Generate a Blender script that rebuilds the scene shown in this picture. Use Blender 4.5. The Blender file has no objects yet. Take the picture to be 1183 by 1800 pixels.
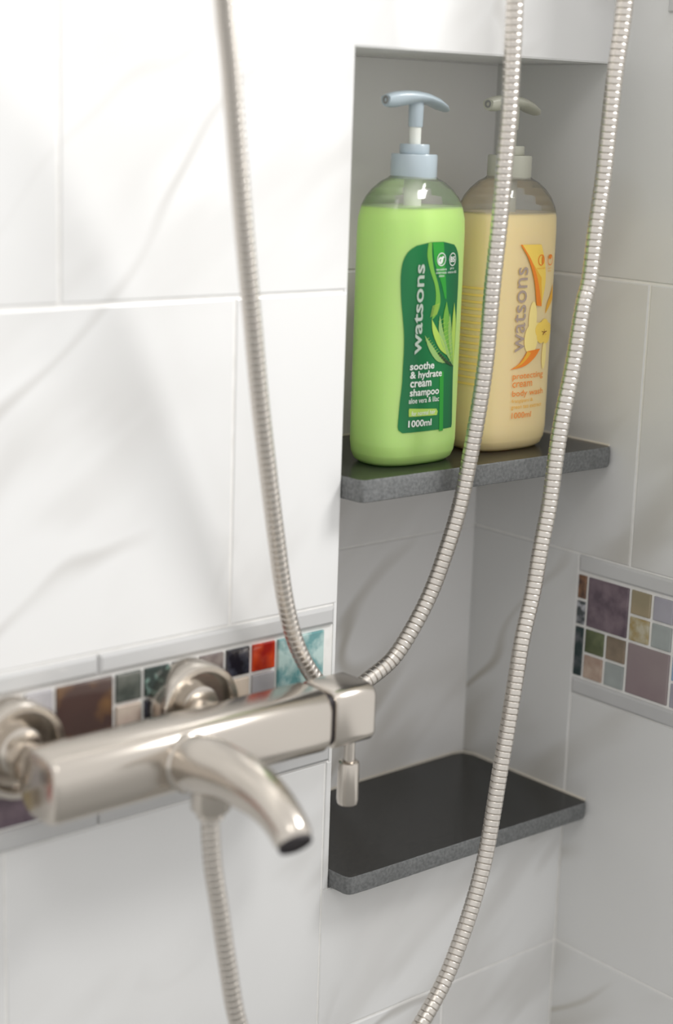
import bpy, bmesh, math, random
from mathutils import Vector, Matrix, noise
random.seed(7)

# ------------------------------------------------------------------ camera
CAM = Vector((-1.0365, -0.8909, 0.3414)); F = 2994.2
YAW, PITCH, ROLL = .7138, -.2275, .0325
_cy, _sy, _cp, _sp = math.cos(YAW), math.sin(YAW), math.cos(PITCH), math.sin(PITCH)
FW = Vector((_sy*_cp, _cy*_cp, _sp)); R0 = Vector((_cy, -_sy, 0)); U0 = R0.cross(FW)
RT = R0*math.cos(ROLL) + U0*math.sin(ROLL); UP = -R0*math.sin(ROLL) + U0*math.cos(ROLL)
cam_d = bpy.data.cameras.new('camera'); cam = bpy.data.objects.new('camera', cam_d)
bpy.context.scene.collection.objects.link(cam)
m = Matrix((RT, UP, -FW)).transposed().to_4x4(); m.translation = CAM
cam.matrix_world = m
cam_d.sensor_fit = 'VERTICAL'; cam_d.sensor_height = 36; cam_d.lens = F/1800*36
cam_d.clip_start = .01
cam_d.dof.use_dof = True; cam_d.dof.focus_distance = 1.285; cam_d.dof.aperture_fstop = 2.9
bpy.context.scene.camera = cam

# ------------------------------------------------------------------ light
sc = bpy.context.scene
sc.view_settings.view_transform = 'Standard'; sc.view_settings.look = 'None'
sc.view_settings.gamma = 1; sc.view_settings.exposure = 0.0
sc.view_settings.use_curve_mapping = False
w = bpy.data.worlds.new('world'); sc.world = w; w.use_nodes = True
bg = w.node_tree.nodes['Background']; bg.inputs[0].default_value = (1, .99, .975, 1); bg.inputs[1].default_value = .90

def area(name, loc, target, sx, sy, power, col):
    d = bpy.data.lights.new(name, 'AREA'); d.shape = 'RECTANGLE'; d.size = sx; d.size_y = sy
    d.energy = power; d.color = col
    o = bpy.data.objects.new(name, d); sc.collection.objects.link(o)
    o.location = loc; o.rotation_euler = (Vector(target)-Vector(loc)).to_track_quat('-Z', 'Y').to_euler()
    return o
wl = area('window_light', (.47, -.80, 1.22), (-.42, 0, 1.0), .46, .42, 14, (1, .99, .975)); wl.data.spread = math.radians(112)
area('fill_light', (-1.3, -1.1, 1.6), (-.3, 0, 0), .5, .5, 4, (1, .97, .93))  # added lamp for general fill, no ceiling fixture known

# ------------------------------------------------------------------ helpers
def at(px, py, X=None, Y=None, Z=None):
    """point of the real wall / shelf plane seen at a pixel of the photograph"""
    d = FW + RT*((px-591.5)/F) - UP*((py-900)/F)
    t = (X-CAM.x)/d.x if X is not None else (Y-CAM.y)/d.y if Y is not None else (Z-CAM.z)/d.z
    return CAM + d*t

def obj(name, verts, faces, mats, parent=None, smooth=False, fm=None, sharp=None):
    me = bpy.data.meshes.new(name); me.from_pydata([tuple(v) for v in verts], [], faces); me.update()
    for mm in (mats if isinstance(mats, (list, tuple)) else [mats]): me.materials.append(mm)
    if fm: me.polygons.foreach_set('material_index', fm)
    bm = bmesh.new(); bm.from_mesh(me); bmesh.ops.recalc_face_normals(bm, faces=bm.faces); bm.to_mesh(me); bm.free()
    if smooth:
        me.polygons.foreach_set('use_smooth', [True]*len(me.polygons))
        me.set_sharp_from_angle(angle=math.radians(sharp or 40))
    o = bpy.data.objects.new(name, me); sc.collection.objects.link(o)
    if parent:
        o.parent = parent; o.matrix_parent_inverse = Matrix.Translation(parent.matrix_world.translation).inverted() if False else Matrix()
        o.location = -world_loc(parent)
    return o
def world_loc(o):
    v = Vector(o.location); p = o.parent
    while p: v += p.location; p = p.parent
    return v
def empty(name, loc, label, cat, group=None):
    o = bpy.data.objects.new(name, None); sc.collection.objects.link(o); o.location = loc; o.empty_display_size = .02
    o['label'] = label; o['category'] = cat
    if group: o['group'] = group
    return o
def tag(o, label, cat, group=None):
    o['label'] = label; o['category'] = cat
    if group: o['group'] = group
    return o

def mat(name, col, rough=.5, metal=0., **kw):
    mt = bpy.data.materials.new(name); mt.use_nodes = True
    b = mt.node_tree.nodes['Principled BSDF']
    b.inputs['Base Color'].default_value = (*col, 1); b.inputs['Roughness'].default_value = rough
    b.inputs['Metallic'].default_value = metal
    for k, v in kw.items():
        b.inputs[k.replace('_', ' ')].default_value = v
    return mt
def srgb(r, g, b):
    return tuple(((c/255+.055)/1.055)**2.4 if c > 10 else c/255/12.92 for c in (r, g, b))
def nodes(mt): return mt.node_tree.nodes, mt.node_tree.links, mt.node_tree.nodes['Principled BSDF']

def noisy(name, c1, c2, scale, rough=.4, metal=0, bump=0, lo=.35, hi=.65, detail=4, stretch=None, **kw):
    mt = mat(name, c1, rough, metal, **kw); n, l, b = nodes(mt)
    tc = n.new('ShaderNodeTexCoord'); mp = n.new('ShaderNodeMapping'); nz = n.new('ShaderNodeTexNoise')
    l.new(tc.outputs['Object'], mp.inputs[0]); l.new(mp.outputs[0], nz.inputs['Vector'])
    if stretch: mp.inputs['Scale'].default_value = stretch
    nz.inputs['Scale'].default_value = scale; nz.inputs['Detail'].default_value = detail
    cr = n.new('ShaderNodeValToRGB'); cr.color_ramp.elements[0].position = lo; cr.color_ramp.elements[1].position = hi
    cr.color_ramp.elements[0].color = (*c1, 1); cr.color_ramp.elements[1].color = (*c2, 1)
    l.new(nz.outputs['Fac'], cr.inputs[0]); l.new(cr.outputs[0], b.inputs['Base Color'])
    if bump:
        bp = n.new('ShaderNodeBump'); bp.inputs['Strength'].default_value = bump; bp.inputs['Distance'].default_value = .001
        l.new(nz.outputs['Fac'], bp.inputs['Height']); l.new(bp.outputs[0], b.inputs['Normal'])
    return mt

def marble(name, base, vein, rot, seed, amount=.5):
    """white ceramic tile with soft diagonal grey-beige veins"""
    mt = mat(name, base, .22); n, l, b = nodes(mt)
    b.inputs['Specular IOR Level'].default_value = .4
    tc = n.new('ShaderNodeTexCoord'); mp = n.new('ShaderNodeMapping')
    mp.inputs['Location'].default_value = (seed, seed*1.7, seed*.6)
    mp.inputs['Rotation'].default_value = rot
    ms = n.new('ShaderNodeMapping'); ms.inputs['Scale'].default_value = (1.2, 1.2, 3.6)
    l.new(tc.outputs['Object'], mp.inputs[0]); l.new(mp.outputs[0], ms.inputs[0])
    out = None
    for k, (sc_, wd, am) in enumerate(((1.3, .018, 1.), (2.9, .13, .55))):
        nz = n.new('ShaderNodeTexNoise'); nz.inputs['Scale'].default_value = sc_; nz.inputs['Detail'].default_value = 3
        nz.inputs['Roughness'].default_value = .45; nz.inputs['Distortion'].default_value = .12
        l.new(ms.outputs[0], nz.inputs['Vector'])
        s = n.new('ShaderNodeMath'); s.operation = 'SUBTRACT'; l.new(nz.outputs['Fac'], s.inputs[0]); s.inputs[1].default_value = .5
        a = n.new('ShaderNodeMath'); a.operation = 'ABSOLUTE'; l.new(s.outputs[0], a.inputs[0])
        r = n.new('ShaderNodeMapRange'); r.interpolation_type = 'SMOOTHSTEP'; l.new(a.outputs[0], r.inputs[0])
        r.inputs[1].default_value = 0; r.inputs[2].default_value = wd; r.inputs[3].default_value = am; r.inputs[4].default_value = 0
        if out is None: out = r.outputs[0]
        else:
            ad = n.new('ShaderNodeMath'); ad.operation = 'MAXIMUM'; l.new(out, ad.inputs[0]); l.new(r.outputs[0], ad.inputs[1]); out = ad.outputs[0]
    n2 = n.new('ShaderNodeTexNoise'); n2.inputs['Scale'].default_value = 4; n2.inputs['Detail'].default_value = 2
    l.new(tc.outputs['Object'], n2.inputs['Vector'])
    mk = n.new('ShaderNodeMapRange'); l.new(n2.outputs['Fac'], mk.inputs[0]); mk.inputs[1].default_value = .43; mk.inputs[2].default_value = .62
    mu = n.new('ShaderNodeMath'); mu.operation = 'MULTIPLY'; l.new(out, mu.inputs[0]); l.new(mk.outputs[0], mu.inputs[1])
    m3 = n.new('ShaderNodeMath'); m3.operation = 'MULTIPLY'; l.new(mu.outputs[0], m3.inputs[0]); m3.inputs[1].default_value = amount
    mx = n.new('ShaderNodeMix'); mx.data_type = 'RGBA'; l.new(m3.outputs[0], mx.inputs[0])
    mx.inputs[6].default_value = (*base, 1); mx.inputs[7].default_value = (*vein, 1)
    l.new(mx.outputs[2], b.inputs['Base Color'])
    return mt

M = {}
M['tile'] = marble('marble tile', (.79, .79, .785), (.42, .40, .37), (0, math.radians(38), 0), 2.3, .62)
M['tile_right_shaded'] = marble('marble tile shaded side', (.69, .69, .68), (.40, .37, .31), (math.radians(38), 0, 0), 5.1, .9)  # same tile, base darkened to put the right wall's shade into the colour
M['tile_niche'] = marble('marble tile niche', (.80, .79, .78), (.48, .45, .40), (0, math.radians(38), 0), 7.7, .8)
M['grout'] = noisy('white grout', (.86, .85, .83), (.80, .79, .76), 90, .85, bump=.3)
M['grout_warm'] = noisy('warm grout', (.74, .69, .65), (.66, .62, .58), 120, .9, bump=.5)
M['trim'] = noisy('grey border tile', (.50, .50, .50), (.58, .58, .575), 7, .12)
M['caulk'] = mat('cream caulk', (.72, .67, .58), .5)
M['slate_top'] = noisy('polished black stone', (.022, .022, .021), (.038, .037, .034), 260, .22, lo=.45, hi=.75)
M['slate_top'].node_tree.nodes['Principled BSDF'].inputs['Specular IOR Level'].default_value = .35
M['slate_edge'] = noisy('sawn stone edge', (.12, .125, .125), (.20, .205, .205), 420, .75, bump=.5, lo=.3, hi=.7)
M['nickel'] = noisy('satin nickel', (.64, .59, .53), (.61, .565, .51), 3, .22, .97)
M['nickel_hose'] = mat('nickel hose', (.68, .64, .59), .33, 1.)
M['dark_gap'] = mat('dark gap shade and aerator', (.02, .015, .018), .6)  # near black; paints shade in the handle gap, also colours the aerator

def prism(pts, to3, depth, bev, skirt=0.):
    """polygon tile: pts CCW in the plane, front face raised by depth with chamfered edges"""
    n = len(pts); ins = []
    for i in range(n):
        a, b_, c = Vector(pts[i-1]), Vector(pts[i]), Vector(pts[(i+1) % n])
        d1 = (b_-a).normalized(); d2 = (c-b_).normalized()
        n1 = Vector((-d1.y, d1.x)); n2 = Vector((-d2.y, d2.x))
        k = 1 + n1.dot(n2); ins.append(b_ + (n1+n2)*(bev/k))
    v = [to3(p[0], p[1], -skirt) for p in pts] + [to3(p[0], p[1], depth-bev*.6) for p in pts] + [to3(p[0], p[1], depth) for p in ins]
    f = [tuple(range(2*n, 3*n)), tuple(range(n-1, -1, -1))]
    for i in range(n):
        j = (i+1) % n
        f += [(i, j, n+j, n+i), (n+i, n+j, 2*n+j, 2*n+i)]
    return v, f
def rect(u0, u1, v0, v1, g=0.):
    return [(u0+g, v0+g), (u1-g, v0+g), (u1-g, v1-g), (u0+g, v1-g)]
def box(x0, x1, y0, y1, z0, z1):
    v = [(x, y, z) for x in (x0, x1) for y in (y0, y1) for z in (z0, z1)]
    f = [(0, 1, 3, 2), (4, 6, 7, 5), (0, 4, 5, 1), (2, 3, 7, 6), (0, 2, 6, 4), (1, 5, 7, 3)]
    return v, f
def join(parts):
    V, Fc = [], []
    for v, f in parts:
        o = len(V); V += list(v); Fc += [tuple(i+o for i in q) for q in f]
    return V, Fc

# ------------------------------------------------------------------ room shell
H = .225; W = .2611; D = .1205; ZT = .3884; ZS = -.2074; ZU = .094; TH = .0145
TD = .004                                     # tiles stand this much proud of the grout bed
MT, MB_ = -.0155, -.1035                      # mosaic top / bottom (grout field)
ZB = -.119
SILL = ZS - TH
GB = .0008                                     # grout bed lies this deep behind the tile faces
v, f = join([box(-1.5, -W, GB, D+.1, -.75, 1.5), box(-W, .12, GB, D+.1, ZT, 1.5), box(-W, .12, GB, D+.1, -.75, SILL-.0005)])
wall_left = obj('wall_left', v, f, M['grout']); wall_left['kind'] = 'structure'
v, f = box(-W, .0, D+GB, D+.1, SILL-.0005, ZT); wall_back = obj('wall_back', v, f, M['grout']); wall_back['kind'] = 'structure'
v, f = join([box(GB, .12, -.165, GB, -.75, 1.5), box(GB, .12, GB, D+.1, SILL-.0005, ZT)])
wall_right = obj('wall_right', v, f, M['grout']); wall_right['kind'] = 'structure'
v, f = box(-2.2, .6, -2.0, D+.1, -.80, -.75); fl = obj('shading_floor', v, f, mat('grey floor', (.32, .32, .31), .4)); fl['kind'] = 'structure'  # unseen floor, raised and darkened to dim the light on the lower walls

def A3(u, v, d): return (u, TD-d, v)            # front wall (faces -y): u = x, v = z
def N3(u, v, d): return (u, D+TD-d, v)          # niche back
def B3(u, v, d): return (TD-d, -u, v)           # right wall (faces -x): u = -y, v = z
G = .0011
def tile(pts, to3, parent, m, name='tile', depth=TD, bev=.0009):
    v, f = prism(pts, to3, depth, bev)
    return obj(name, v, f, m, parent)
# front wall, left of and around the niche
TW = .267
for (z0, z1, off) in ((H, 2*H, -.4915), (2*H, 3*H, -.358), (0, H, -.358)):
    k = -4
    while True:
        x0, x1 = off + k*TW, off + (k+1)*TW; k += 1
        if x0 > 0: break
        if x1 < -1.4: continue
        x1 = min(x1, 0)
        if x1 <= -W or z0 >= ZT:
            tile(rect(x0, x1, z0, z1, G), A3, wall_left, M['tile'])
        elif z1 <= ZT:
            if x0 < -W: tile(rect(x0, -W+.0005, z0, z1, G), A3, wall_left, M['tile'])
        elif x0 < -W:
            x1 = 0                              # L-shaped tile cut around the niche corner
            tile([(x0+G, z0+G), (-W-.0005, z0+G), (-W-.0005, ZT), (x1-G, ZT), (x1-G, z1-G), (x0+G, z1-G)], A3, wall_left, M['tile'])
for x0 in (-1.335, -1.068, -.801, -.534):
    tile(rect(x0, x0+TW, -.344, ZB, G), A3, wall_left, M['tile'])
tile(rect(-.267, 0, -.344, SILL-.0003, G*.6), A3, wall_left, M['tile'])
tile([(-.2665, SILL), (-W-.0005, SILL), (-W-.0005, ZB-G), (-.2665, ZB-G)], A3, wall_left, M['tile'])
for x0 in (-1.2015, -.9345, -.6675, -.4005, -.1335):
    for z0 in (-.569,): tile(rect(x0, min(x0+TW, 0), z0, -.344, G), A3, wall_left, M['tile'])
# niche back, ceiling and jamb
for z0, z1 in ((SILL, 0), (0, H), (H, ZT)): tile(rect(-W, 0, z0, z1, .0007), N3, wall_back, M['tile_niche'])
tile(rect(-W, 0, 0, D, .0003), lambda u, v, d: (u, v, ZT-d*.1), wall_left, M['tile'], 'ceiling_tile', depth=.003)
tile(rect(0, D, SILL, ZT, .0003), lambda u, v, d: (-W-.003+d*.9, u, v), wall_left, M['tile'], 'jamb_tile', depth=.003)
# right wall
WE = .165
for (u0, u1, z0, z1) in ((-D-.003, .0525, 0, H), (.0525, WE, 0, H), (-D-.003, .0, SILL, 0), (.0, WE, -.344, ZB), (-.0, WE, -.569, -.344),
                         (0, WE, 2*H, 3*H)):
    tile(rect(u0, u1, z0, z1, G*.8), B3, wall_right, M['tile_right_shaded'])
tile([(-D-.003, H+G), (WE, H+G), (WE, 2*H-G), (0, 2*H-G), (0, ZT), (-D-.003, ZT)], B3, wall_right, M['tile_right_shaded'])
q = at(1175.5, 21, X=-.001)
tile(rect(-q.y, WE, q.z, q.z+.1), lambda u, v, d: (-d, -u, v), wall_right, M['trim'], 'border_tile', depth=.002)

# border tiles (pencil trims) and mosaic ----------------------------------------
for z0, z1 in ((-.0145, 0), (ZB, -.1045)):
    x = -W-.0035
    for k, L in enumerate((.2, .2, .2, .2, .2)):
        tile(rect(x-L, x, z0, z1, .0006), A3, wall_left, M['trim'], 'border_tile', depth=TD+.0022, bev=.0022); x -= L
    for u in (0.0005,): tile(rect(u, WE, z0, z1, .0006), B3, wall_right, M['trim'], 'border_tile', depth=TD+.0015, bev=.0018)
# white grout beds between the pencil trims
v, f = box(-1.4, -W, .0012, TD, -.104, -.015); obj('grout_bed', v, f, M['grout'], wall_left)
v, f = box(.0014, TD, -WE, 0, -.104, -.015); obj('grout_bed', v, f, M['grout_warm'], wall_right)

def glass(name, c1, c2, sc_=90, lo=.35, hi=.65, bump=.5):
    return noisy(name, srgb(*c1), srgb(*c2), sc_, .12, 0, bump, lo, hi, 3)
GL = {
 'teal': glass('teal glass', (100, 150, 152), (182, 206, 202), 75, .4, .6, 1.),
 'red': glass('red glass', (150, 20, 12), (215, 75, 30), 60), 'black': glass('black glass', (28, 26, 34), (82, 84, 98), 80, .5, .75),
 'smoke': glass('smoky glass', (95, 84, 84), (150, 140, 135), 60), 'dark': glass('dark glass', (36, 36, 40), (70, 74, 74), 60),
 'fleck': glass('flecked glass', (45, 58, 55), (135, 165, 155), 140, .52, .72), 'slate': glass('slate glass', (62, 68, 64), (100, 104, 98), 80),
 'umber': glass('umber glass', (78, 60, 56), (130, 98, 66), 22, .48, .6), 'pale': glass('pale grey glass', (170, 168, 172), (190, 188, 190), 30),
 'beige': glass('beige glass', (190, 172, 150), (212, 198, 182), 60), 'pink': glass('pinkish glass', (178, 158, 148), (200, 186, 172), 60),
 'plum': glass('plum glass', (88, 74, 84), (122, 106, 114), 70), 'rust': glass('rust glass', (84, 62, 50), (150, 108, 78), 110),
 'steel': glass('steel glass', (66, 72, 74), (176, 176, 182), 100, .45, .6), 'deep': glass('deep teal glass', (30, 50, 50), (104, 104, 110), 60, .45, .7),
 'moss': glass('moss glass', (72, 80, 50), (108, 116, 82), 50), 'brown': glass('brown glass', (116, 104, 88), (146, 128, 108), 40),
 'gold': glass('gold glass', (160, 140, 92), (188, 182, 160), 120), 'tan': glass('tan glass', (148, 138, 112), (166, 150, 122), 30),
 'lilac': glass('lilac grey glass', (156, 154, 164), (170, 168, 176), 30), 'mist': glass('mist glass', (146, 152, 150), (164, 170, 168), 30),
 'mauve': glass('mauve glass', (138, 122, 125), (152, 143, 140), 10), 'blue': glass('blue glass', (130, 158, 190), (160, 180, 205), 30),
 'flesh': glass('sandy pink glass', (160, 136, 122), (186, 166, 150), 90),
}
P = .0225; S = .0192
def mosaic(to3, parent, u0, cells, sgn, label_part=None):
    for (c, r, wc, hr, key) in cells:
        a = u0 + sgn*(c*P); b = a + sgn*((wc-1)*P + S)
        lo, hi = min(a, b), max(a, b)
        z1 = -.0172 - r*P*.978; z0 = z1 - ((hr-1)*P*.978 + S)
        tile(rect(lo, hi, z0, z1), to3, parent, GL[key], 'mosaic_tile', depth=.0042, bev=.0007)
keys = list(GL)
cellsA = [(0, 0, 2, 2, 'teal'), (2, 0, 1, 1, 'red'), (3, 0, 1, 1, 'black'), (4, 0, 1, 1, 'smoke'), (5, 0, 1, 1, 'dark'), (6, 0, 1, 1, 'fleck'), (7, 0, 1, 1, 'slate'),
          (2, 1, 1, 1, 'pale'), (3, 1, 1, 1, 'beige'), (4, 1, 1, 1, 'smoke'), (5, 1, 1, 1, 'pale'), (6, 1, 1, 1, 'black'), (7, 1, 1, 1, 'pink'),
          (8, 0, 2, 2, 'umber'), (10, 0, 1, 1, 'pale'), (10, 1, 1, 1, 'smoke'), (11, 0, 1, 1, 'pink'), (11, 1, 1, 1, 'dark'), (12, 0, 2, 2, 'mauve'),
          (0, 2, 1, 1, 'moss'), (0, 3, 1, 1, 'pale'), (1, 2, 1, 1, 'brown'), (1, 3, 1, 1, 'steel'), (2, 2, 2, 2, 'plum'), (4, 2, 1, 1, 'gold'), (4, 3, 1, 1, 'mist'),
          (5, 2, 1, 1, 'tan'), (5, 3, 1, 1, 'red'), (6, 2, 2, 2, 'teal'), (8, 2, 1, 1, 'lilac'), (8, 3, 1, 1, 'rust'), (9, 2, 1, 1, 'mist'), (9, 3, 1, 1, 'flesh'), (10, 2, 2, 2, 'plum'),
          (12, 2, 1, 1, 'dark'), (12, 3, 1, 1, 'gold'), (13, 2, 1, 1, 'pale'), (13, 3, 1, 1, 'brown')]
for k in range(14, 26, 2): cellsA += [(k, 0, 2, 2, random.choice(keys)), (k, 2, 1, 1, random.choice(keys)), (k+1, 2, 1, 1, random.choice(keys)), (k, 3, 1, 1, random.choice(keys)), (k+1, 3, 1, 1, random.choice(keys))]
mosaic(lambda u, v, d: (u, TD-d-.0012, v), wall_left, -.2737, cellsA, -1)
B3m = lambda u, v, d: (TD-d-.0008, -u, v)
for (r, hr, key) in ((0, 1, 'rust'), (1, 1, 'steel'), (2, 2, 'deep')):
    z1 = -.0172 - r*P*.978; z0 = z1 - ((hr-1)*P*.978 + S)
    tile(rect(.0012, .0092, z0, z1), B3m, wall_right, GL[key], 'mosaic_tile', depth=.0042, bev=.0007)
cellsB = [(0, 0, 2, 2, 'plum'), (0, 2, 1, 1, 'moss'), (1, 2, 1, 1, 'brown'), (0, 3, 1, 1, 'flesh'), (1, 3, 1, 1, 'mist'),
          (2, 0, 1, 1, 'tan'), (3, 0, 1, 1, 'lilac'), (2, 1, 1, 1, 'gold'), (3, 1, 1, 1, 'mist'), (2, 2, 2, 2, 'mauve'),
          (4, 0, 2, 2, 'rust'), (4, 2, 1, 1, 'blue'), (5, 2, 1, 1, 'tan'), (4, 3, 1, 1, 'lilac'), (5, 3, 1, 1, 'moss'),
          (6, 0, 1, 1, 'gold'), (7, 0, 1, 1, 'smoke'), (6, 1, 1, 1, 'mist'), (7, 1, 1, 1, 'blue'), (6, 2, 2, 2, 'umber'), (8, 0, 2, 2, 'slate'), (8, 2, 2, 2, 'plum')]
mosaic(B3m, wall_right, .0122, [c for c in cellsB if c[0]+c[2] <= 6], 1)

# ------------------------------------------------------------------ shelves
def rounded(pts, rads, seg=6):
    out = []; n = len(pts)
    for i in range(n):
        a, b_, c = Vector(pts[i-1]), Vector(pts[i]), Vector(pts[(i+1) % n]); r = rads[i]
        if r == 0: out.append(tuple(b_)); continue
        p = b_ + (a-b_).normalized()*r; q_ = b_ + (c-b_).normalized()*r
        for k in range(seg+1):
            t = k/seg; out.append(tuple(p*(1-t)**2 + b_*2*t*(1-t) + q_*t*t))
    return out
def shelf(z, name_label, chip, fl_, fr_, th):
    root = empty('stone_shelf', (-W/2, D/2, z-th), name_label, 'shelf', None)
    pts = rounded([(-W+.001, -.0005), (-W+.0015, -fl_), (-.0008, -fr_), (-.0008, D-.0008), (-W+.001, D-.0008)], [0, .005, .007, .012, 0])
    # resample edge so that the sawn edge can be uneven
    dense = []
    for i in range(len(pts)):
        a, b_ = Vector(pts[i]), Vector(pts[(i+1) % len(pts)]); k = max(1, int((b_-a).length/.004))
        dense += [a+(b_-a)*(j/k) for j in range(k)]
    n = len(dense); rows = []
    cx, cy = -W/2, D/2
    for (dz, inset) in ((0, .0008), (-.0008, .0002), (-.004, 0), (-th+.003, 0), (-th+.0006, .0006), (-th, .0016)):
        row = []
        for p in dense:
            ins = inset; jit = 0
            if p.y < 0.002:
                jit = (noise.noise(Vector((p.x*260, p.y*260, dz*300+z*40))))*.0004
                near = max(0, 1-(Vector((p.x+W, p.y+fl_)).length)/.022)
                jit += near*chip*(.0006+.0012*abs(noise.noise(Vector((p.x*700, p.y*500, dz*600)))))
            c = Vector((cx-p.x, cy-p.y)).normalized()
            row.append((p.x+c.x*(ins+jit), p.y+c.y*(ins+jit), z+dz))
        rows.append(row)
    V = [v for r in rows for v in r]; Fc = [tuple(range(n-1, -1, -1)), tuple(range(5*n, 6*n))]; fm = [0, 1]
    for r in range(5):
        for i in range(n):
            j = (i+1) % n; Fc.append((r*n+i, r*n+j, (r+1)*n+j, (r+1)*n+i)); fm.append(1)
    obj('slab', V, Fc, [M['slate_top'], M['slate_edge']], root, True, fm, 30)
    # caulk bead along back and right side
    path = [(-W+.001, D-.0014), (-.016, D-.0014), (-.006, D-.004), (-.0016, D-.014), (-.0014, .0), (-.0012, -fr_+.004)]
    pts3 = [Vector((x, y, z+.0003)) for x, y in path]
    V, Fc = tube(pts3, .0011, 8); obj('caulk_bead', V, Fc, M['caulk'], root, True)
    return root

def frames(pts):
    T = []
    for i in range(len(pts)):
        a = pts[max(0, i-1)]; b_ = pts[min(len(pts)-1, i+1)]; T.append((b_-a).normalized())
    nrm = T[0].orthogonal().normalized(); N = [nrm]
    for i in range(1, len(pts)):
        nrm = (nrm - T[i]*nrm.dot(T[i])).normalized(); N.append(nrm)
    return T, N
def tube(pts, rad, seg=16, caps=True, squash=None):
    T, N = frames(pts); V = []; Fc = []
    for i, p in enumerate(pts):
        r = rad[i] if isinstance(rad, (list, tuple)) else rad
        B_ = T[i].cross(N[i])
        for k in range(seg):
            a = 2*math.pi*k/seg; V.append(p + (N[i]*math.cos(a) + B_*math.sin(a))*r)
    for i in range(len(pts)-1):
        for k in range(seg):
            j = (k+1) % seg; Fc.append((i*seg+k, i*seg+j, (i+1)*seg+j, (i+1)*seg+k))
    if caps:
        Fc.append(tuple(range(seg-1, -1, -1))); o = (len(pts)-1)*seg; Fc.append(tuple(range(o, o+seg)))
    return V, Fc
def catmull(ctrl, step):
    P_ = [ctrl[0]*2-ctrl[1]] + ctrl + [ctrl[-1]*2-ctrl[-2]]; dense = []
    for i in range(1, len(P_)-2):
        p0, p1, p2, p3 = P_[i-1:i+3]
        t0 = 0; t1 = t0+(p1-p0).length**.5; t2 = t1+(p2-p1).length**.5; t3 = t2+(p3-p2).length**.5
        for k in range(40):
            t = t1+(t2-t1)*k/40
            A1 = p0*((t1-t)/(t1-t0))+p1*((t-t0)/(t1-t0)); A2 = p1*((t2-t)/(t2-t1))+p2*((t-t1)/(t2-t1)); A3_ = p2*((t3-t)/(t3-t2))+p3*((t-t2)/(t3-t2))
            B1 = A1*((t2-t)/(t2-t0))+A2*((t-t0)/(t2-t0)); B2 = A2*((t3-t)/(t3-t1))+A3_*((t-t1)/(t3-t1))
            dense.append(B1*((t2-t)/(t2-t1))+B2*((t-t1)/(t2-t1)))
    dense.append(ctrl[-1])
    for _ in range(12):
        dense = [dense[0]] + [(dense[i-1]+dense[i]*2+dense[i+1])/4 for i in range(1, len(dense)-1)] + [dense[-1]]
    L = [0]
    for i in range(1, len(dense)): L.append(L[-1]+(dense[i]-dense[i-1]).length)
    out = []; s = 0; i = 0
    steps = step if isinstance(step, (list, tuple)) else [step]
    k = 0
    while s < L[-1]:
        while L[i+1] < s: i += 1
        t = (s-L[i])/max(1e-9, L[i+1]-L[i]); out.append(dense[i].lerp(dense[i+1], t))
        s += steps[k % len(steps)]; k += 1
    return out

shelf(ZU, 'black stone shelf under the two pump bottles, upper of the two', 1.0, .020, .028, .0165)
shelf(ZS, 'empty black stone shelf at the bottom of the niche behind the tap', 1.6, .020, .028, TH)

# ------------------------------------------------------------------ bath mixer
MX = empty('bath_mixer_tap', (-.4157, -.0545, -.056), 'satin nickel bath mixer tap with square bar and curved spout on the mosaic wall', 'tap')
CYM, CZM, HB = -.0555, -.0548, .0220
def rsq(h, r, seg=8):
    out = []
    for (cx, cz, a0) in ((1, 1, 0), (-1, 1, 90), (-1, -1, 180), (1, -1, 270)):
        for k in range(seg+1):
            a = math.radians(a0+90*k/seg); out.append((cx*(h-r)+r*math.cos(a), cz*(h-r)+r*math.sin(a)))
    return out
def sqbar(x0, x1, h, r, er):
    rows = []
    prof = [(x0, h-er*1.0, .6), (x0+er*.3, h-er*.3, .8), (x0+er, h, 1), (x1-er, h, 1), (x1-er*.3, h-er*.3, .8), (x1, h-er, .6)]
    V = []; 
    for (x, hh, rr) in prof:
        for (a, b_) in rsq(hh, max(r*(.85+.15*rr), .002)): V.append((x, CYM+a, CZM+b_))
    n = 36; Fc = [tuple(range(n-1, -1, -1)), tuple(range(5*n, 6*n))]
    for i in range(5):
        for k in range(n):
            j = (k+1) % n; Fc.append((i*n+k, i*n+j, (i+1)*n+j, (i+1)*n+k))
    return V, Fc
v, f = sqbar(-.543, -.3275, HB, .0140, .0038); obj('body', v, f, M['nickel'], MX, True, sharp=50)
v, f = sqbar(-.329, -.322, HB-.0042, .006, .0005); obj('gap_shade_ring', v, f, M['dark_gap'], MX, True)  # dark core painting the shade between body and handle
v, f = sqbar(-.3240, -.2885, HB-.0014, .0085, .0022); th = obj('temperature_handle', v, f, M['nickel'], MX, True, sharp=50)
def lathe(prof, origin, axis, seg=32):
    ax = Vector(axis).normalized(); n = ax.orthogonal().normalized(); b_ = ax.cross(n); V = []; Fc = []
    for (r, t) in prof:
        for k in range(seg):
            a = 2*math.pi*k/seg; V.append(Vector(origin)+ax*t+(n*math.cos(a)+b_*math.sin(a))*max(r, 1e-5))
    for i in range(len(prof)-1):
        for k in range(seg):
            j = (k+1) % seg; Fc.append((i*seg+k, i*seg+j, (i+1)*seg+j, (i+1)*seg+k))
    return V, Fc
v, f = lathe([(0, 0), (.0042, 0), (.0042, .021), (0, .021)], (-.2955, -.057, CZM-HB+.003), (0, 0, -1)); lv = obj('lever', v, f, M['nickel'], th, True)
v, f = lathe([(0, 0), (.0062, 0), (.0073, .0008), (.0075, .002), (.0078, .028), (.007, .0315), (.0055, .0325), (0, .0325)], (-.2955, -.057, CZM-HB-.017), (0, 0, -1)); obj('lever_grip', v, f, M['nickel'], th, True)
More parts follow.
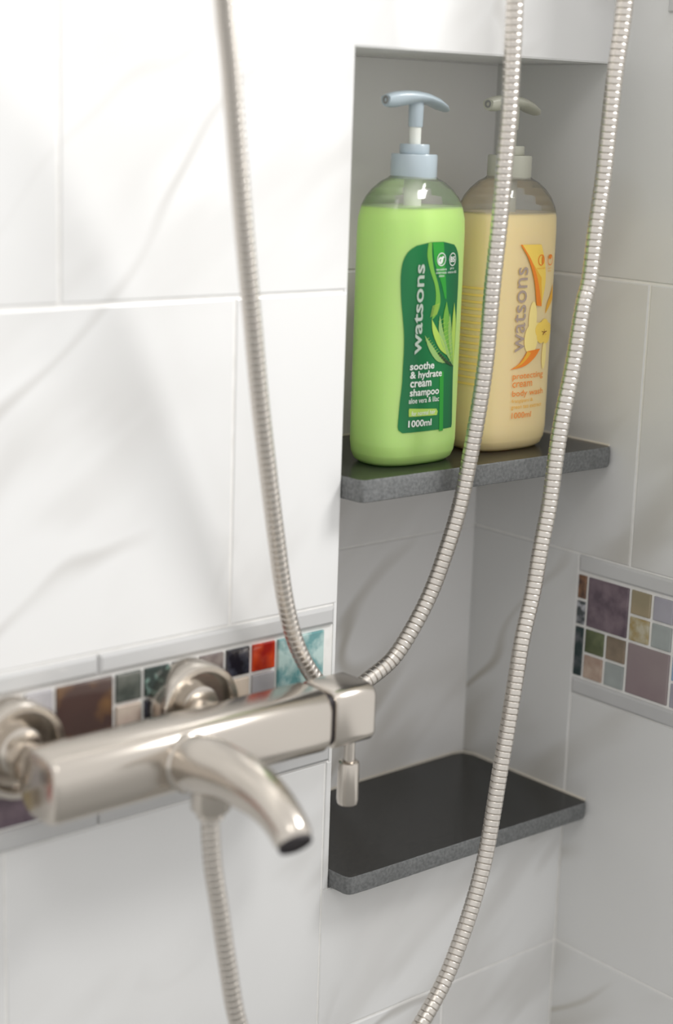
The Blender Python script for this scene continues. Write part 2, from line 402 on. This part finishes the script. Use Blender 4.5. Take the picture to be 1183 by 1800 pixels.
for xf in (-.3955, -.5315):
    v, f = lathe([(.012, 0), (.0300, 0), (.0310, .002), (.0310, .019), (.0297, .021), (.0262, .021), (.0246, .019), (.0235, .013), (.0155, .012), (.0152, .0185), (.0135, .0195), (0, .0195)],
                 (xf, -.0002, CZM+.0085), (0, -1, 0), 48); obj('wall_flange', v, f, M['nickel'], MX, True)
    v, f = lathe([(0, .015), (.0115, .015), (.0125, .017), (.0125, .03), (.0110, .036), (0, .037)], (xf, 0, CZM+.004), (0, -1, 0), 6); obj('coupling_nut', v, f, M['nickel'], MX, True)
# outlet block, its collar and the curved spout
XO = -.4465
v, f = lathe([(0, 0), (.0185, 0), (.0195, .0012), (.0195, .004), (.0175, .0055), (.0165, .007), (.0165, .012)], (XO, CYM-HB+.0015, CZM+.001), (0, -1, 0), 40); obj('collar', v, f, M['nickel'], MX, True)
v, f = lathe([(0, 0), (.006, .0006), (.0105, .003), (.0125, .007), (.0125, .040), (.0118, .0412), (0, .0412)], (XO, -.100, CZM+.0185), (0, 0, -1), 32); obj('outlet_column', v, f, M['nickel'], MX, True)
ctrl = [Vector((XO, -.070, CZM+.001)), Vector((XO, -.088, CZM+.003)), Vector((XO-.0005, -.110, CZM+.006)), Vector((XO-.002, -.135, CZM+.0075)), Vector((XO-.004, -.162, CZM+.0045)),
        Vector((XO-.006, -.182, CZM-.0035)), Vector((XO-.0075, -.192, CZM-.0115))]
pts = catmull(ctrl, .003); n = len(pts)
rad = []
for i in range(n):
    t = i/(n-1); rad.append(.0172 + .0014*math.exp(-((t-.25)/.14)**2) - .0058*max(0, t-.2)/.8 + .0012*math.exp(-((t-.55)/.2)**2))
rad[-1] -= .0012
v, f = tube(pts, rad, 32); obj('spout', v, f, M['nickel'], MX, True)
d = (pts[-1]-pts[-2]).normalized()
v, f = lathe([(.0104, -.001), (.0103, .002), (.0092, .0024), (.0087, .0012), (0, .0012)], pts[-1], d, 32); ar = obj('aerator', v, f, M['dark_gap'], MX, True)
v, f = lathe([(.0, 0), (.0115, 0), (.0115, .013), (.0095, .0145), (.0088, .015), (.0088, .018), (0, .018)], (XO, -.100, CZM-.0095), (0, 0, -1), 32); obj('hose_outlet', v, f, M['nickel'], MX, True)

# ------------------------------------------------------------------ metal hoses
def hose(name, ctrl, label, group=None):
    pitch = .0047
    pts = catmull(ctrl, [pitch*.06, pitch*.10, pitch*.68, pitch*.10, pitch*.06])
    rr = [.0053, .00575, .0060, .0060, .00575]
    T = [rr[i % 5] for i in range(len(pts))]
    v, f = tube(pts, T, 22)
    o = obj(name, v, f, M['nickel_hose'], None, True, sharp=24)
    c = sum((Vector(x.co) for x in o.data.vertices), Vector())/len(o.data.vertices)
    return tag(o, label, 'hose', group)
def hp(lst): return [at(x, y, Y=yy) for (x, y, yy) in lst]
loop = [Vector((-.555, -.105, .75))] + hp([(385, -150, -.098), (393, 0, -.085), (404, 110, -.077), (417, 270, -.066), (430, 420, -.057), (443, 560, -.049), (456, 700, -.041), (471, 830, -.034), (486, 950, -.028), (502, 1060, -.022), (520, 1130, -.019), (546, 1182, -.0175),
      (580, 1216, -.0170), (618, 1214, -.0170), (650, 1192, -.0175), (690, 1158, -.019), (722, 1110, -.022), (757, 1042, -.026), (787, 960, -.031), (808, 890, -.034), (827, 800, -.037), (852, 650, -.043), (866, 500, -.048), (877, 400, -.051), (886, 300, -.055),
      (895, 200, -.058), (900, 110, -.061), (905, 0, -.064)]) + [at(908, -150, Y=-.068), Vector((-.16, -.075, .75))]
hose('shower_hose', loop, 'ribbed metal shower hose hanging in a U loop that dips behind the tap')
up = hp([(1104, -150, -.083), (1099, 0, -.082), (1081, 130, -.081), (1070, 227, -.081), (1059, 324, -.08), (1047, 405, -.08), (1035, 498, -.08), (1027, 527, -.08), (1008, 637, -.08), (989, 730, -.08), (978, 797, -.08), (965, 890, -.08),
     (951, 960, -.08), (936, 1044, -.08), (918, 1123, -.081), (905, 1202, -.082), (892, 1281, -.083), (879, 1355, -.084), (866, 1434, -.085), (852, 1510, -.086), (832, 1585, -.087), (809, 1654, -.088), (782, 1722, -.089), (742, 1796, -.091)])
dn = [Vector((XO, -.100, CZM-.0276)), Vector((XO, -.100, CZM-.034))] + hp([(374, 1520, -.1), (386, 1600, -.1), (399, 1690, -.1), (419, 1800, -.1)])
a, b_ = up[-1], dn[-1]
mid = hp([(700, 1862, -.093), (650, 1915, -.095), (585, 1950, -.097), (515, 1945, -.099), (460, 1890, -.1)])
up2 = [Vector((0.005-.09, -.085, .75))] + up
ho = hose('shower_hose', up2+mid+dn[::-1], 'ribbed metal shower hose that leaves the spout outlet and rises at the far right')

# ------------------------------------------------------------------ pump bottles
def clear_plastic(name, tint, dif):
    mt = bpy.data.materials.new(name); mt.use_nodes = True; n = mt.node_tree.nodes; l = mt.node_tree.links
    n.remove(n['Principled BSDF']); out = n['Material Output']
    tr = n.new('ShaderNodeBsdfTransparent'); tr.inputs[0].default_value = (*tint, 1)
    gl = n.new('ShaderNodeBsdfGlossy'); gl.inputs['Roughness'].default_value = .08
    df = n.new('ShaderNodeBsdfDiffuse'); df.inputs[0].default_value = (.8, .8, .76, 1)
    fr = n.new('ShaderNodeFresnel'); fr.inputs[0].default_value = 1.45
    m1 = n.new('ShaderNodeMixShader'); m1.inputs[0].default_value = dif; l.new(tr.outputs[0], m1.inputs[1]); l.new(df.outputs[0], m1.inputs[2])
    m2 = n.new('ShaderNodeMixShader'); l.new(fr.outputs[0], m2.inputs[0]); l.new(m1.outputs[0], m2.inputs[1]); l.new(gl.outputs[0], m2.inputs[2])
    l.new(m2.outputs[0], out.inputs[0]); return mt
BW, BD, NN = .082, .055, 3.0
# (height above base, width factor, depth factor, exponent)
SHAPE = [(0, .80, .74, 2.6), (.0006, .87, .82, 2.7), (.003, .935, .91, 2.9), (.008, .978, .97, 3), (.016, 1, 1, 3), (.06, 1.0, 1, 3), (.12, 1.0, 1, 3), (.168, 1.0, 1, 3), (.178, .99, .985, 3), (.186, .955, .95, 2.8),
         (.193, .88, .89, 2.6), (.199, .76, .80, 2.4), (.204, .60, .70, 2.2), (.2065, .46, .62, 2), (.2085, .385, .57, 2)]
def sec(h):
    for i in range(len(SHAPE)-1):
        a, b_ = SHAPE[i], SHAPE[i+1]
        if a[0] <= h <= b_[0]:
            t = (h-a[0])/(b_[0]-a[0]); return [a[k]+(b_[k]-a[k])*t for k in range(1, 4)]
    return list(SHAPE[-1][1:])
def ring(c, h, grow=0., seg=64):
    wf, df, nn = sec(h); out = []
    for k in range(seg):
        a = 2*math.pi*k/seg; cs, sn = math.cos(a), math.sin(a)
        out.append((c.x+(BW/2*wf+grow)*math.copysign(abs(cs)**(2/nn), cs), c.y+(BD/2*df+grow)*math.copysign(abs(sn)**(2/nn), sn), c.z+h))
    return out
def body(c, h0, h1, grow, cap_bottom, cap_top, seg=64):
    hs = sorted(set([h0, h1] + [s[0] for s in SHAPE if h0 < s[0] < h1] + [h0+(h1-h0)*k/24 for k in range(25)]))
    V = []; Fc = []
    for h in hs: V += ring(c, h, grow, seg)
    for i in range(len(hs)-1):
        for k in range(seg):
            j = (k+1) % seg; Fc.append((i*seg+k, i*seg+j, (i+1)*seg+j, (i+1)*seg+k))
    if cap_bottom: Fc.append(tuple(range(seg-1, -1, -1)))
    if cap_top: o = (len(hs)-1)*seg; Fc.append(tuple(range(o, o+seg)))
    return V, Fc
def front(c, x, h, off):
    """point on the front of a bottle body above world x and height h"""
    wf, df, nn = sec(h); q_ = min(.9995, abs((x-c.x)/(BW/2*wf)))
    return Vector((x, c.y-BD/2*df*(1-q_**nn)**(1/nn)-off, c.z+h))

def text_mesh(c, s, pl, off, weight=0., rot=False):
    """text fitted between the points pl = (x0, z0, x1, z1) on the bottle front (rot: reads upwards)"""
    cu = bpy.data.curves.new('t', 'FONT'); cu.body = s; cu.offset = weight; cu.resolution_u = 3
    to = bpy.data.objects.new('t', cu); sc.collection.objects.link(to)
    dg = bpy.context.evaluated_depsgraph_get(); me = bpy.data.meshes.new_from_object(to.evaluated_get(dg))
    vs = [Vector(v.co) for v in me.vertices]; fs = [tuple(p.vertices) for p in me.polygons]
    sc.collection.objects.unlink(to); bpy.data.objects.remove(to); bpy.data.meshes.remove(me)
    x0, x1 = min(v.x for v in vs), max(v.x for v in vs); y0, y1 = min(v.y for v in vs), max(v.y for v in vs)
    V = []
    for v in vs:
        a, b_ = (v.x-x0)/(x1-x0), (v.y-y0)/(y1-y0)
        if rot: X = pl[2]-(pl[2]-pl[0])*b_; Z = pl[1]+(pl[3]-pl[1])*a
        else: X = pl[0]+(pl[2]-pl[0])*a; Z = pl[1]+(pl[3]-pl[1])*b_
        V.append(front(c, X, Z-c.z, off))
    return V, fs
def strip(c, left, right, off, cols=2, steps=14):
    """band on the bottle front between two polylines of (x, z)"""
    def samp(pl, t):
        t *= len(pl)-1; i = min(int(t), len(pl)-2); u = t-i; return (pl[i][0]*(1-u)+pl[i+1][0]*u, pl[i][1]*(1-u)+pl[i+1][1]*u)
    V = []; Fc = []
    for i in range(steps+1):
        a = samp(left, i/steps); b_ = samp(right, i/steps)
        for k in range(cols+1):
            t = k/cols; V.append(front(c, a[0]*(1-t)+b_[0]*t, a[1]*(1-t)+b_[1]*t-c.z, off))
    for i in range(steps):
        for k in range(cols):
            o = i*(cols+1)+k; Fc.append((o, o+1, o+cols+2, o+cols+1))
    return V, Fc
def smooth_pl(pl, n=40):
    pts = catmull([Vector((a, b_, 0)) for a, b_ in pl], .0008); return [(p.x, p.y) for p in pts]
def ellipse_ring(c, cx, cz, ru, rv, th_, off, n=24):
    V = []; Fc = []
    for k in range(n):
        a = 2*math.pi*k/n
        for s in (1, 1-th_): V.append(front(c, cx+ru*s*math.cos(a), cz+rv*s*math.sin(a)-c.z, off))
    for k in range(n):
        j = (k+1) % n; Fc.append((2*k, 2*j, 2*j+1, 2*k+1))
    return V, Fc

def pump(c, root, mcap, mstem, rotz, tall):
    z = c.z
    obj('collar', *lathe([(.0, .2062), (.0166, .2062), (.0168, .207), (.0168, .2222), (.0162, .2235), (0, .2235)], (c.x, c.y, z), (0, 0, 1), 40), mcap, root, True)
    obj('locking_ring', *lathe([(.0, .2236), (.0106, .2236), (.0108, .2242), (.0108, .2298), (.0103, .2305), (0, .2305)], (c.x, c.y, z), (0, 0, 1), 32), mcap, root, True)
    obj('stem', *lathe([(0, .2305), (.0043, .2305), (.0043, .2425), (0, .2425)], (c.x, c.y, z), (0, 0, 1), 24), mstem, root, True)
    # pump head: sleeve plus a long curved nozzle, both one piece
    ca, sa = math.cos(rotz), math.sin(rotz)
    def L(u, v, h): return Vector((c.x+u*ca-v*sa, c.y+u*sa+v*ca, z+h))
    parts = [lathe([(0, .2424), (.0049, .2424), (.0052, .2432), (.0056, .262), (0, .262)], (c.x, c.y, z), (0, 0, 1), 24)]
    V = []; Fc = []; prof = []
    # u from tail (+) to nozzle tip (-): (u, centre height, half width, half thickness, lower thickness)
    st = [(.0295, .2548, .0010, .0006, .0008), (.0285, .2551, .0052, .0018, .0018), (.024, .2570, .0086, .0030, .0026), (.016, .2600, .0102, .0040, .0030), (.007, .2624, .0102, .0042, .0036), (-.002, .2638, .0094, .0038, .0052),
          (-.011, .2643, .0082, .0032, .0072), (-.020, .2638, .0070, .0028, .0084), (-.026, .2628, .0060, .0024, .0076), (-.0295, .2618, .0050, .0020, .0060)]
    seg = 20
    for (u, h, hw, tu, tl) in st:
        for k in range(seg):
            a = 2*math.pi*k/seg; s_ = math.sin(a)
            V.append(L(u, hw*math.cos(a), h + (tu*s_ if s_ > 0 else tl*s_)))
    for i in range(len(st)-1):
        for k in range(seg):
            j = (k+1) % seg; Fc.append((i*seg+k, i*seg+j, (i+1)*seg+j, (i+1)*seg+k))
    Fc.append(tuple(range(seg))); Fc.append(tuple(range((len(st)-1)*seg, len(st)*seg)))
    parts.append((V, Fc)); v_, f_ = join(parts)
    obj('pump_head', v_, f_, mcap, root, True)
    tip = L(-.0296, 0, .2605); ax = L(-1, 0, 0)-L(0, 0, 0)
    obj('nozzle_opening', *lathe([(.0028, 0), (.0028, .0005), (.0016, .0005), (.0014, -.0005), (0, -.0005)], tip, ax, 20), M['nozzle'], root, True)
    obj('dip_tube', *lathe([(0, .16), (.0062, .16), (.0066, .206), (0, .206)], (c.x, c.y, z), (0, 0, 1), 20), mstem, root, True)
M['nozzle'] = mat('nozzle inside', (.25, .25, .24), .6)
M['cap_blue'] = mat('pale blue grey plastic', (.44, .52, .57), .3, 0, Coat_Weight=.3)
M['cap_cream'] = mat('translucent cream plastic', (.50, .50, .42), .35)
M['stem'] = mat('white plastic stem', (.78, .80, .74), .35)
M['clear'] = clear_plastic('clear bottle plastic', (.985, .985, .98), .16)

def bottle(c, label, liquid_mat, level, cap, stemm, rotz):
    root = empty('pump_bottle', c, label, 'bottle')
    obj('liquid', *body(c, 0, level, 0, True, True), liquid_mat, root, True, sharp=60)
    obj('bottle_shell', *body(c, level-.001, .2085, .0003, False, False), M['clear'], root, True)
    pump(c, root, cap, stemm, rotz, 0)
    return root

def liquid(name, col, ss, sscol):
    mt = mat(name, col, .3); b = mt.node_tree.nodes['Principled BSDF']
    b.inputs['Subsurface Weight'].default_value = ss; b.inputs['Subsurface Radius'].default_value = sscol
    b.inputs['Subsurface Scale'].default_value = .03; b.inputs['Coat Weight'].default_value = .15; b.inputs['Specular IOR Level'].default_value = .3
    return mt
CG = Vector((-.1820, .0230, ZU+.0002)); CY = Vector((-.0795, .0265, ZU+.0002))
M['gel'] = liquid('green gel', (.48, .74, .22), .35, (.6, 1, .3))
M['cream'] = liquid('yellow cream', (.88, .70, .37), .35, (1, .8, .4))
bg_ = bottle(CG, 'green pump bottle of cream shampoo with a dark green label', M['gel'], .187, M['cap_blue'], M['stem'], 0.0)
by_ = bottle(CY, 'yellow pump bottle of cream body wash behind the hanging hose', M['cream'], .1815, M['cap_cream'], M['cap_cream'], 0.1)

# ---- green label
LG = 4.864
def g(px, py):                                   # enlarged label view -> (x, z) on the bottle front
    p = at(690+px/LG, 410+py/LG, Y=CG.y-BD/2+.0005); return (p.x, p.z)
Lf = smooth_pl([g(*p) for p in ((330, 74), (250, 88), (190, 118), (145, 165), (115, 240), (100, 350), (98, 550), (106, 720), (113, 880), (110, 1020), (103, 1150), (95, 1300), (80, 1450), (69, 1590), (65, 1675), (74, 1702), (95, 1714))])
Rf = smooth_pl([g(*p) for p in ((430, 72), (480, 76), (525, 95), (555, 140), (572, 210), (573, 400), (560, 650), (550, 850), (540, 1000), (526, 1150), (521, 1400), (519, 1600), (516, 1645), (508, 1664), (490, 1676))])
def same_z(pl):                                 # x as a function of z, clamped
    pl = sorted(pl, key=lambda p: p[1])
    def fn(z):
        if z <= pl[0][1]: return pl[0][0]
        for a, b_ in zip(pl, pl[1:]):
            if a[1] <= z <= b_[1]: return a[0]+(b_[0]-a[0])*(z-a[1])/max(1e-9, b_[1]-a[1])
        return pl[-1][0]
    return fn
fl_, fr_ = same_z(Lf), same_z(Rf)
zt_, zb_ = min(max(p[1] for p in Lf), max(p[1] for p in Rf)), max(min(p[1] for p in Lf), min(p[1] for p in Rf))
XR = CG.x+BW/2*.985
N_ = 60; zs_ = [zt_+(zb_-zt_)*i/N_ for i in range(N_+1)]
left = [(fl_(z), z) for z in zs_]; right = [(min(fr_(z), XR), z) for z in zs_]
M['label'] = noisy('dark green label', (.0, .115, .038), (.0, .19, .045), 14, .35, lo=.3, hi=.7, stretch=(3, 1, .5))
lab = obj('label', *strip(CG, left, right, .0004, 14, N_), M['label'], bg_, True)
def gp(*p): return [g(*q_) for q_ in p]
white = mat('white print', (.80, .83, .78), .5); silver = mat('silver print', (.50, .58, .50), .45)
lgreen = mat('leaf green print', (.16, .42, .05), .5); lime = mat('lime print', (.42, .62, .10), .5); brightg = mat('bright green print', (.02, .32, .03), .5)
palep = mat('pale green leaf print', (.30, .50, .16), .5); darkp = mat('dark leaf print', (.02, .06, .02), .5)
S1, S2, S3 = .0006, .0008, .001
prt = [strip(CG, smooth_pl(gp((330, 76), (330, 180), (345, 300), (385, 450), (400, 600), (370, 690), (330, 740))), smooth_pl(gp((300, 82), (290, 190), (315, 320), (355, 450), (362, 560), (345, 660), (325, 740))), S1, 1, 24)]
obj('label_wave', *join(prt), lgreen, lab)
for prt in (strip(CG, gp((335, 76), (350, 250), (410, 430), (440, 560)), gp((430, 74), (440, 250), (450, 430), (455, 560)), S1, 3, 20),
            strip(CG, gp((395, 1180), (390, 1690)), gp((430, 1180), (425, 1685)), S1, 1, 6)): obj('label_wave', *prt, brightg, lab)
leaves = [(((265, 870), (330, 960), (390, 1050), (450, 1110)), ((265, 870), (300, 985), (370, 1090), (450, 1110)), palep),
          (((325, 730), (375, 830), (430, 940), (455, 1040)), ((325, 730), (335, 850), (395, 990), (455, 1040)), lime),
          (((455, 580), (480, 720), (505, 900), (520, 1135)), ((455, 580), (425, 720), (440, 900), (520, 1135)), lgreen),
          (((395, 700), (420, 820), (460, 960), (515, 1130)), ((395, 700), (385, 830), (430, 990), (515, 1130)), palep),
          (((528, 590), (545, 750), (540, 900), (524, 1130)), ((528, 590), (510, 750), (505, 900), (520, 1130)), lime),
          (((485, 680), (500, 800), (512, 950), (522, 1135)), ((485, 680), (470, 820), (480, 960), (518, 1135)), palep)]
for a, b_, mm in leaves: obj('leaf_print', *strip(CG, smooth_pl(gp(*a)), smooth_pl(gp(*b_)), S2, 1, 14), mm, lab)
obj('leaf_print', *strip(CG, gp((390, 1015), (450, 1075), (515, 1135)), gp((380, 1035), (440, 1105), (515, 1140)), S3, 1, 8), darkp, lab)
prt = []
for k in range(11):                               # fine white hatching on the leaves
    for (xa, ya, xb, yb, ln) in ((285, 905, 430, 1095, 34), (405, 740, 500, 1080, 46), (360, 610, 340, 700, 60), (470, 760, 510, 1060, 30)):
        t = k/10; x = xa+(xb-xa)*t; y = ya+(yb-ya)*t
        prt.append(strip(CG, gp((x-ln/2, y+12), (x+ln/2, y-14)), gp((x-ln/2, y+15), (x+ln/2, y-10)), S3, 1, 2))
obj('leaf_hatching', *join(prt), lime, lab)
def gtxt(s, x0, y0, x1, y1, mm, wgt=.0, off=S3, rot=False):
    a = g(x0, (y0+y1)/2 if not rot else y1); b_ = g(x1, (y0+y1)/2 if not rot else y0)
    zc = g((x0+x1)/2, y1)[1]; zt2 = g((x0+x1)/2, y0)[1]
    obj('lettering', *text_mesh(CG, s, (a[0], zc, b_[0], zt2), off, wgt, rot), mm, lab)
gtxt('watsons', 170, 265, 268, 1035, silver, .016, rot=True)
gtxt('soothe', 149, 1100, 345, 1163, white, .02)
gtxt('& hydrate', 149, 1172, 410, 1250, white, .02)
gtxt('cream', 149, 1262, 320, 1312, white, .02)
gtxt('shampoo', 146, 1322, 385, 1402, white, .02)
gtxt('aloe vera & lilac', 138, 1400, 386, 1445, white, .005)
gtxt('1000ml', 133, 1592, 320, 1650, white, .02)
obj('label_pill', *strip(CG, gp((142, 1500), (138, 1515), (138, 1570)), gp((365, 1497), (376, 1520), (368, 1552)), S2, 4, 6), lime, lab)
gtxt('for normal hair', 158, 1512, 355, 1550, white, .005, S3)
for (cx, nm) in ((408, 'c'), (507, 'B5')):
    c0 = g(cx, 222)
    obj('label_emblem', *ellipse_ring(CG, c0[0], c0[1], .0044 if cx < 450 else .0037, .0048, .14, S3), white, lab)
gtxt('B5', 487, 198, 528, 246, white, .03)
obj('label_emblem', *join([ellipse_ring(CG, g(400, 232)[0], g(400, 232)[1], .0024, .0026, .55, S3), strip(CG, gp((395, 240), (420, 190)), gp((410, 245), (432, 200)), S3, 1, 3)]), white, lab)
for s, yy in (('sensitive', 297), ('intimate', 325), ('skin', 352)): gtxt(s, 362 if s != 'skin' else 385, yy, 452 if s != 'skin' else 430, yy+20, white)
for s, yy in (('pro', 292), ('vitamin B5', 320)): gtxt(s, 462 if s != 'pro' else 485, yy, 542 if s != 'pro' else 518, yy+20, white)

# ---- yellow print (straight on the bottle)
def y(px, py):
    p = at(860+px/LG, 410+py/LG, Y=CY.y-BD/2+.0005); return (p.x, p.z)
def yp(*p): return [y(*q_) for q_ in p]
orange = mat('orange print', (.90, .25, .02), .5); amber = mat('amber print', (.88, .46, .04), .5); yell = mat('yellow print', (.96, .68, .12), .5)
mauve = mat('mauve print', (.42, .33, .28), .5); brown = mat('brown print', (.25, .08, .02), .5); pale_y = mat('pale yellow print', (.98, .80, .30), .5)
def ystrip(name, a, b_, mm, off=S1, steps=14): obj(name, *strip(CY, smooth_pl(yp(*a)), smooth_pl(yp(*b_)), off, 2, steps), mm, by_)
ystrip('flame_print', ((262, 98), (330, 230), (375, 400), (395, 620)), ((440, 95), (470, 230), (480, 400), (440, 625)), yell)
ystrip('flame_print', ((300, 150), (345, 280), (375, 400), (395, 620)), ((440, 380), (438, 430), (442, 520), (440, 625)), amber, S2)
ystrip('flame_print', ((262, 98), (330, 230), (375, 400), (395, 620)), ((275, 98), (355, 240), (405, 400), (440, 625)), orange, S3)
ystrip('flame_print', ((572, 430), (540, 520), (500, 600), (478, 690)), ((572, 560), (550, 590), (520, 630), (478, 690)), amber)
ystrip('swoosh_print', ((315, 1008), (285, 1060), (240, 1120), (170, 1170)), ((430, 985), (380, 1060), (300, 1130), (170, 1170)), orange, S2)
ystrip('swoosh_print', ((315, 1008), (290, 1060), (245, 1120), (200, 1155)), ((345, 1020), (320, 1060), (270, 1115), (210, 1152)), amber, S3)
for k in range(5):                                # five-petalled flower and a pale bud
    an = math.radians(72*k+15); c0 = y(470+42*math.cos(an), 840-46*math.sin(an))
    obj('flower_print', *ellipse_ring(CY, c0[0], c0[1], .0058, .0058, .999, S1, 20), yell, by_)
for (px, py, ru, rv) in ((350, 905, .0075, .0115), (400, 845, .0062, .0075), (365, 740, .0045, .014), (470, 1040, .0030, .011)):
    c0 = y(px, py); obj('flower_print', *ellipse_ring(CY, c0[0], c0[1], ru, rv, .999, .0005, 24), pale_y, by_)
pr_ = []
for k in range(5):
    a = math.radians(20+72*k); pr_.append(strip(CY, yp((467, 842), (467+26*math.cos(a), 842-26*math.sin(a))), yp((470, 847), (470+26*math.cos(a), 849-26*math.sin(a))), S3, 1, 3))
obj('flower_print', *join(pr_), brown, by_)
def ytxt(s, x0, y0, x1, y1, mm, wgt=.0, rot=False):
    a = y(x0, (y0+y1)/2); b_ = y(x1, (y0+y1)/2); zc = y((x0+x1)/2, y1)[1]; zt2 = y((x0+x1)/2, y0)[1]
    obj('lettering', *text_mesh(CY, s, (a[0], zc, b_[0], zt2), S3, wgt, rot), mm, by_)
ytxt('watsons', 212, 290, 304, 1015, mauve, .002, True)
ytxt('protecting', 192, 1188, 455, 1252, orange, .0); ytxt('cream', 190, 1268, 355, 1312, orange); ytxt('body wash', 188, 1332, 455, 1398, orange)
ytxt('frangipani &', 184, 1412, 362, 1450, amber); ytxt('green tea extract', 180, 1462, 442, 1500, amber); ytxt('1000ml', 182, 1526, 345, 1576, orange)
for cx in (432, 520): obj('label_emblem', *ellipse_ring(CY, y(cx+5, 228)[0], y(cx+5, 228)[1], .0036, .0042, .16, S3), orange, by_)
obj('label_emblem', *join([ellipse_ring(CY, y(524, 200)[0], y(524, 200)[1], .0020, .0018, .95, S3), ellipse_ring(CY, y(450, 225)[0], y(450, 225)[1], .0010, .0032, .95, S3)]), orange, by_)
ytxt('nourish', 398, 288, 470, 305, amber); ytxt('soft', 500, 288, 540, 303, amber); ytxt('skin', 500, 312, 536, 328, amber)
# print lines on the left flank of the yellow bottle
pr_ = []
for k in range(15):
    h = .052+k*.0052
    for j in range(1):
        V = []
        r1, r2 = ring(CY, h, .0004, 128), ring(CY, h+.0017, .0004, 128)
        ids = list(range(50, 79))                # the flank that faces the green bottle
        for i in ids: V += [r1[i], r2[i]]
        pr_.append((V, [(2*i, 2*i+2, 2*i+3, 2*i+1) for i in range(len(ids)-1)]))
obj('back_print', *join(pr_), mat('deep yellow print', (.98, .68, .20), .5), by_)
